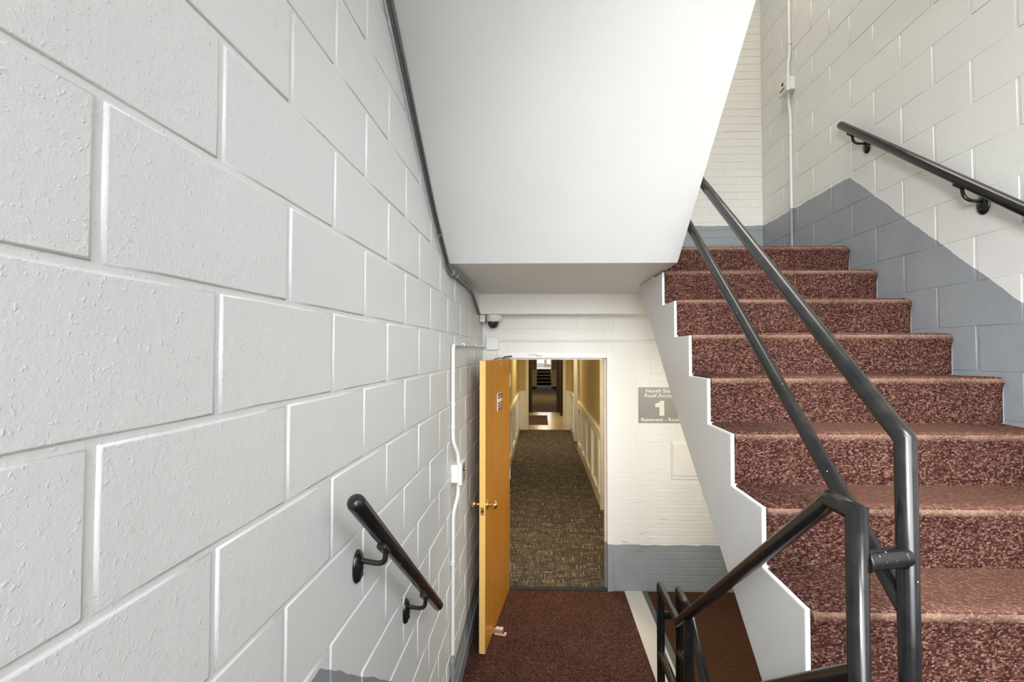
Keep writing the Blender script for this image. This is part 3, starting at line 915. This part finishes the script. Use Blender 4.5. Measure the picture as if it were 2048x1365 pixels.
pth = smooth_path([(-0.478, DW - 0.03, 0.045), (XP, 4.0, 0.045), (XP, 2.625, 0.036), (XP, 2.612, 0.01), (XP, 2.622, -0.52), (XP + 0.022, 2.66, -0.59), (XP + 0.022, 2.672, -0.655)], 0.06, 6)
MB().tube(pth, 0.0105, 12).build('pipe', M['raceway_left'], lc)
MB().tube(smooth_path([(XP + 0.022, 2.672, -0.757), (XP + 0.022, 2.668, -0.83), (XP, 2.635, -0.92), (XP, 2.635, ZF)], 0.06, 6), 0.0105, 12).build('pipe', M['raceway_left'], lc)
for z in (-0.30, -0.43, -1.2, -1.75):
    MB().tube([(XP, 2.62, z - 0.008), (XP, 2.62, z + 0.008)], 0.0135, 12).build('strap', M['raceway_left'], lc)
for d in (2.95, 3.5, 3.9):
    MB().tube([(XP, d - 0.006, 0.039 + (d - 2.6) * 0.004), (XP, d + 0.006, 0.039 + (d - 2.6) * 0.004)], 0.0135, 12).build('strap', M['raceway_left'], lc)
def station(root, wx, s, d0, d1, z0, z1):
    """Surface box with a raised pull plate; s points off the wall."""
    X = lambda a: wx + s * a
    bx = lambda m, a, b, p, q, r, t, e=0.0: m.box(min(X(a), X(b)), max(X(a), X(b)), p, q, r, t, e)
    bx(MB(), 0, 0.040, d0, d1, z0, z1, 0.004).build('back_box', M['white_box'], root)
    bx(MB(), 0.040, 0.064, d0 - 0.006, d1 + 0.006, z0 - 0.012, z1 + 0.012, 0.005).build('cover', M['white_box'], root)
    f = bx(MB(), 0.064, 0.0665, d0 + 0.004, d1 - 0.004, z0 - 0.002, z1 + 0.002).build('face_plate', M['chrome'], root)
    dm = (d0 + d1) / 2
    MB().lathe([(0.013, 0), (0.013, 0.004), (0.009, 0.005)], (X(0.0665), dm, z1 - 0.032), (s, 0, 0), 16).build('key_ring', M['black_plastic'], root)
    MB().lathe([(0.007, 0), (0.006, 0.004)], (X(0.0705), dm, z1 - 0.032), (s, 0, 0), 12).build('key_lock', M['chrome'], root)
    bx(MB(), 0.0665, 0.0675, d0 + 0.024, d1 - 0.024, z0 + 0.012, z0 + 0.034).build('red_print', M['red'], root)
fa = tag(empty('alarm_station', (XL, 2.70, -0.75)), 'white alarm pull station on the left wall near the brass doorknob', 'alarm station')
station(fa, XL, 1, 2.645, 2.745, -0.757, -0.654)
fb = tag(empty('alarm_station', (XR, 3.6, 2.08)), 'white key operated alarm box high on the right wall', 'alarm station')
station(fb, XR, -1, 3.552, 3.672, 2.028, 2.128)
rc = tag(empty('wall_conduit', (XR, 3.6, 1.6)), 'white painted conduit rising up the right wall to the alarm box', 'conduit')
XQ = XR - 0.013
MB().tube(smooth_path([(XQ, 3.60, 3.7), (XQ, 3.60, 2.33), (XR - 0.026, 3.60, 2.25), (XR - 0.026, 3.60, 2.128)], 0.05, 6), 0.0105, 12).build('pipe', M['raceway_right'], rc)
MB().tube(smooth_path([(XR - 0.026, 3.60, 2.028), (XR - 0.026, 3.60, 1.95), (XQ, 3.60, 1.85), (XQ, 3.60, 0.67)], 0.05, 6), 0.0105, 12).build('pipe', M['raceway_right'], rc)
for z in (2.42, 1.70, 0.85):
    MB().tube([(XQ, 3.60, z - 0.008), (XQ, 3.60, z + 0.008)], 0.0135, 12).build('strap', M['raceway_right'], rc)

# ------------------------------------------------------------------ stair sign and access panel
sg = tag(empty('stair_sign', (1.05, DW, -0.475)), 'gray sign lettered North Stair Roof Access with a large white 1', 'sign')
MB().box(0.869, 1.237, DW - 0.006, DW - 0.0015, -0.632, -0.318, 0.001).build('sign_plate', M['sign_gray'], sg)
def lettering(txt, cx_, cz, size, target_w, bold):
    me = text_mesh(txt, size, bold=bold)
    xs = [v.co.x for v in me.vertices]; w0 = max(xs) - min(xs); k = target_w / w0
    for v in me.vertices:
        x, y, z = v.co
        v.co = Vector((cx_ + x * k - sg.location.x, DW - 0.0062 - z - sg.location.y, cz + y + E - sg.location.z))
    me.materials.append(M['sign_white'])
    o = bpy.data.objects.new('lettering', me); C.objects.link(o); o.parent = sg
lettering('North Stair', 1.055, -0.351, 0.044, 0.248, 0.0007)
lettering('Roof Access', 1.055, -0.392, 0.044, 0.268, 0.0007)
lettering('Basement - Roof', 1.055, -0.603, 0.040, 0.335, 0.0008)
one = MB().prism([(1.050, -0.568), (1.092, -0.568), (1.092, -0.436), (1.060, -0.436), (1.048, -0.452), (1.014, -0.461), (1.014, -0.492), (1.050, -0.492)], DW - 0.0072, DW - 0.006, 'y')
one.build('lettering', M['sign_white'], sg)
ap = tag(empty('access_panel', (1.45, DW, -0.95)), 'cream painted blank panel with a ledge on the wall below the gray sign', 'panel')
MB().box(1.163, 1.75, DW - 0.012, DW + 0.003, -1.092, -0.812, 0.003).build('panel_cover', M['far_wall'], ap)
MB().box(1.152, 1.76, DW - 0.005, DW + 0.003, -1.124, -0.796, 0.002).build('panel_rim', M['far_wall'], ap)

# ------------------------------------------------------------------ corridor beyond the door
ZC = 0.36
struct(MB().box(-0.75, 1.25, DW + 0.03, 12.38, ZF - 0.15, ZF).build('floor_corridor', M['corridor_carpet']), 'dark patterned carpet of the corridor')
struct(MB().box(-0.75, 1.25, DW + 0.2, 28.4, ZC, ZC + 0.1).build('ceiling_corridor', M['soffit']), 'corridor ceiling')
cwl = struct(MB().box(-0.75, -0.575, DW + 0.2, 12.38, ZF, ZC).build('wall_corridor_left', M['yellow_wall']), 'yellow corridor wall with white wainscot, left side')
def wains(parent, xf, xb, d0, d1, stiles, sw=0.20):
    lo, hi = min(xf, xb), max(xf, xb)
    s = 1 if xf > xb else -1
    MB().box(lo - (0.012 if s < 0 else 0), hi + (0.012 if s > 0 else 0), d0, d1, -1.085, -1.060, 0.004).build('chair_rail', M['cream_trim'], parent)
    MB().box(lo, hi, d0, d1, -1.20, -1.085).build('upper_frame_rail', M['white_trim'], parent)
    MB().box(lo, hi, d0, d1, ZF, ZF + 0.17, 0.004).build('baseboard', M['cream_trim'], parent)
    MB().box(min(xb, xb + s * 0.006), max(xb, xb + s * 0.006), d0, d1, ZF, -1.085).build('wainscot_back', M['panel_white'], parent)
    for st in stiles:
        MB().box(lo, hi, st, min(st + sw, d1), ZF + 0.17, -1.20, 0.002).build('stile', M['white_trim'], parent)
wains(cwl, -0.533, -0.575, DW + 0.25, 12.36, [5.0, 5.95, 6.9, 7.85, 8.88, 10.0, 10.9, 11.6])
cwr = struct(MB().box(0.85, 1.05, 6.185, 9.82 + 0.1, ZF, ZC).build('wall_corridor_right', M['yellow_wall']), 'yellow corridor wall with white wainscot, right side')
wains(cwr, 0.805, 0.85, 6.20, 9.90, [6.40, 7.31, 8.20, 9.03, 9.81], 0.16)
cap = MB(); cap.box(0.80, 1.05, 6.15, 6.20, ZF, ZC); cap.box(0.797, 1.05, 10.80, 10.86, ZF, ZC); cap.box(0.80, 1.05, 9.90, 9.95, ZF, ZC); cap.box(0.80, 1.05, 5.1, 5.15, ZF, ZC)
struct(cap.build('trim_2', M['white_trim']), 'white door casings along the corridor right wall')
cw2 = struct(MB().box(0.85, 1.05, 10.86, 12.38, ZF, ZC).build('wall_corridor_end', M['yellow_wall']), 'far stretch of the corridor right wall')
wains(cw2, 0.805, 0.85, 10.86, 12.36, [11.3])
struct(MB().box(1.05, 1.25, DW + 0.2, 12.38, ZF, ZC).build('wall_corridor_recess', M['dark_wood']), 'dark apartment doors in the corridor recesses')
struct(MB().box(0.85, 1.05, DW + 0.2, 5.1, ZF, ZC).build('wall_corridor_near', M['yellow_wall']))
# cross wall with the opening to the tiled vestibule
ew = MB(); ew.box(-0.75, -0.389, 12.36, 12.5, -1.06, ZC); ew.box(0.695, 1.05, 12.36, 12.5, -1.06, ZC)
crw = struct(ew.build('wall_vestibule', M['yellow_wall']), 'yellow cross wall around the vestibule opening')
MB().box(-0.75, -0.389, 12.345, 12.5, ZF, -1.06).build('wainscot_panel', M['white_trim'], crw)
MB().box(0.695, 1.05, 12.345, 12.5, ZF, -1.06).build('wainscot_panel', M['white_trim'], crw)
cs = MB(); cs.box(-0.389, -0.309, 12.335, 12.52, ZF, ZC); cs.box(0.615, 0.695, 12.335, 12.52, ZF, ZC)
struct(cs.build('trim_3', M['cream_trim']), 'cream casing of the vestibule opening')
# vestibule
tf = struct(MB().box(-0.75, 1.05, 12.38, 15.9, ZF - 0.15, ZF - 0.004).build('floor_vestibule', M['grout']), 'beige tiled vestibule floor')
tme = None
for i in range(6):
    for j in range(11):
        x0, y0 = 0.237 - 0.322 * 3 + 0.322 * i, 12.385 + 0.32 * j
        if tme is None:
            tme = MB().box(0, 0.316, 0, 0.314, -E - 0.006, -E, 0.002).mesh('tile', M['tile'])
        t_ = bpy.data.objects.new('tile', tme); C.objects.link(t_)
        t_.location = (x0, y0, ZF + E); t_.parent = tf
tag(MB().box(-0.40, 0.226, 13.19, 15.04, ZF, ZF + 0.012, 0.004).build('doormat', M['doormat']), 'dark brown doormat on the beige tiles of the far vestibule', 'doormat')
struct(MB().box(-0.85, -0.75, 12.38, 28.5, ZF, ZC).build('wall_vestibule_left', M['yellow_wall']))
struct(MB().box(1.05, 1.15, 12.38, 28.5, ZF, ZC).build('wall_vestibule_right', M['yellow_wall']))
ddf = MB(); ddf.box(-0.75, -0.276, 15.85, 16.0, ZF, ZC); ddf.box(0.565, 1.05, 15.85, 16.0, ZF, ZC)
struct(ddf.build('trim_4', M['dark_wood']), 'dark brown frame at the end of the vestibule')
d3 = struct(empty('door_2', (0.72, 15.85, ZF)), 'dark brown vestibule door folded open on the right')
MB().box(0.655, 0.70, 14.95, 15.84, ZF + 0.01, ZC - 0.02, 0.003).build('leaf', M['dark_wood'], d3)
MB().lathe([(0.02, 0), (0.028, 0.03), (0.02, 0.055)], (0.655, 15.05, -1.05), (-1, 0, 0), 14).build('knob', M['black_plastic'], d3)
MB().box(0.64, 0.70, 15.0, 15.12, ZF + 0.005, ZF + 0.05, 0.008).build('door_stop', M['chrome'], d3)
d4 = struct(empty('door_3', (-0.34, 15.85, ZF)), 'dark brown vestibule door folded open on the left')
MB().box(-0.42, -0.375, 14.95, 15.84, ZF + 0.01, ZC - 0.02, 0.003).build('leaf', M['dark_wood'], d4)
# far corridor
struct(MB().box(-0.85, 1.15, 15.9, 28.5, ZF - 0.15, ZF).build('floor_far', M['far_carpet']), 'brown carpet of the far corridor')
for nm, xa, xb in (('wall_far_left', -0.75, -0.20), ('wall_far_right', 0.68, 1.05)):
    ca = struct(MB().box(xa, xb, 26.2, 26.5, -1.05, ZC).build(nm, M['yellow_wall']), 'narrow yellow wall beside the distant steps')
    MB().box(xa, xb, 26.18, 26.5, ZF + 0.1, -1.05).build('wainscot_panel', M['cream_trim'], ca)
    MB().box(xa, xb, 26.16, 26.5, ZF, ZF + 0.1).build('baseboard', M['dark_wood'], ca)
    struct(MB().box(xa, xb, 26.5, 30.2, ZF, ZC).build(nm, M['yellow_wall']), 'side wall of the distant steps')
fsr = tag(empty('staircase', (0.24, 28.5, ZF)), 'distant flight of black steps with pale nosings at the corridor end', 'staircase')
for k in range(5):
    MB().box(-0.195, 0.675, 28.48 + 0.28 * k, 28.48 + 0.28 * (k + 1), ZF, ZF + 0.195 * (k + 1)).build('step', M['far_step'], fsr)
    MB().box(-0.195, 0.675, 28.465 + 0.28 * k, 28.50 + 0.28 * k, ZF + 0.195 * (k + 1) - (0.016 if k < 4 else 0.06), ZF + 0.195 * (k + 1) + 0.004).build('nosing', M['far_nosing'], fsr)
struct(MB().box(-0.75, 1.5, 29.89, 32.3, ZF, ZF + 0.973).build('floor_entry', M['cream_trim']), 'pale floor at the top of the distant steps')
we = struct(MB().box(-0.9, 0.30, 32.0, 32.2, ZF, ZC).build('wall_entry', M['white_trim']), 'white wall of the distant entry')
MB().box(-0.9, 0.30, 31.97, 32.0, ZF, -0.834).build('dado_panel', M['far_gray'], we)
w1 = struct(empty('window_1', (0.6, 32.0, -0.8)), 'bright glazed door of the distant entry')
MB().box(0.30, 0.486, 31.95, 32.1, -1.13, ZC).build('window_frame', M['far_frame'], w1)
MB().box(0.486, 1.0, 31.95, 32.1, -1.13, -0.87).build('bottom_rail', M['far_frame'], w1)
MB().box(0.486, 1.0, 32.05, 32.08, -0.87, ZC).build('pane', M['daylight'], w1)
struct(MB().box(-0.9, 1.6, 29.9, 32.3, ZC, ZC + 0.1).build('ceiling_entry', M['soffit']))
struct(MB().box(1.0, 1.2, 29.9, 32.3, ZF, ZC).build('wall_entry_right', M['white_trim']))
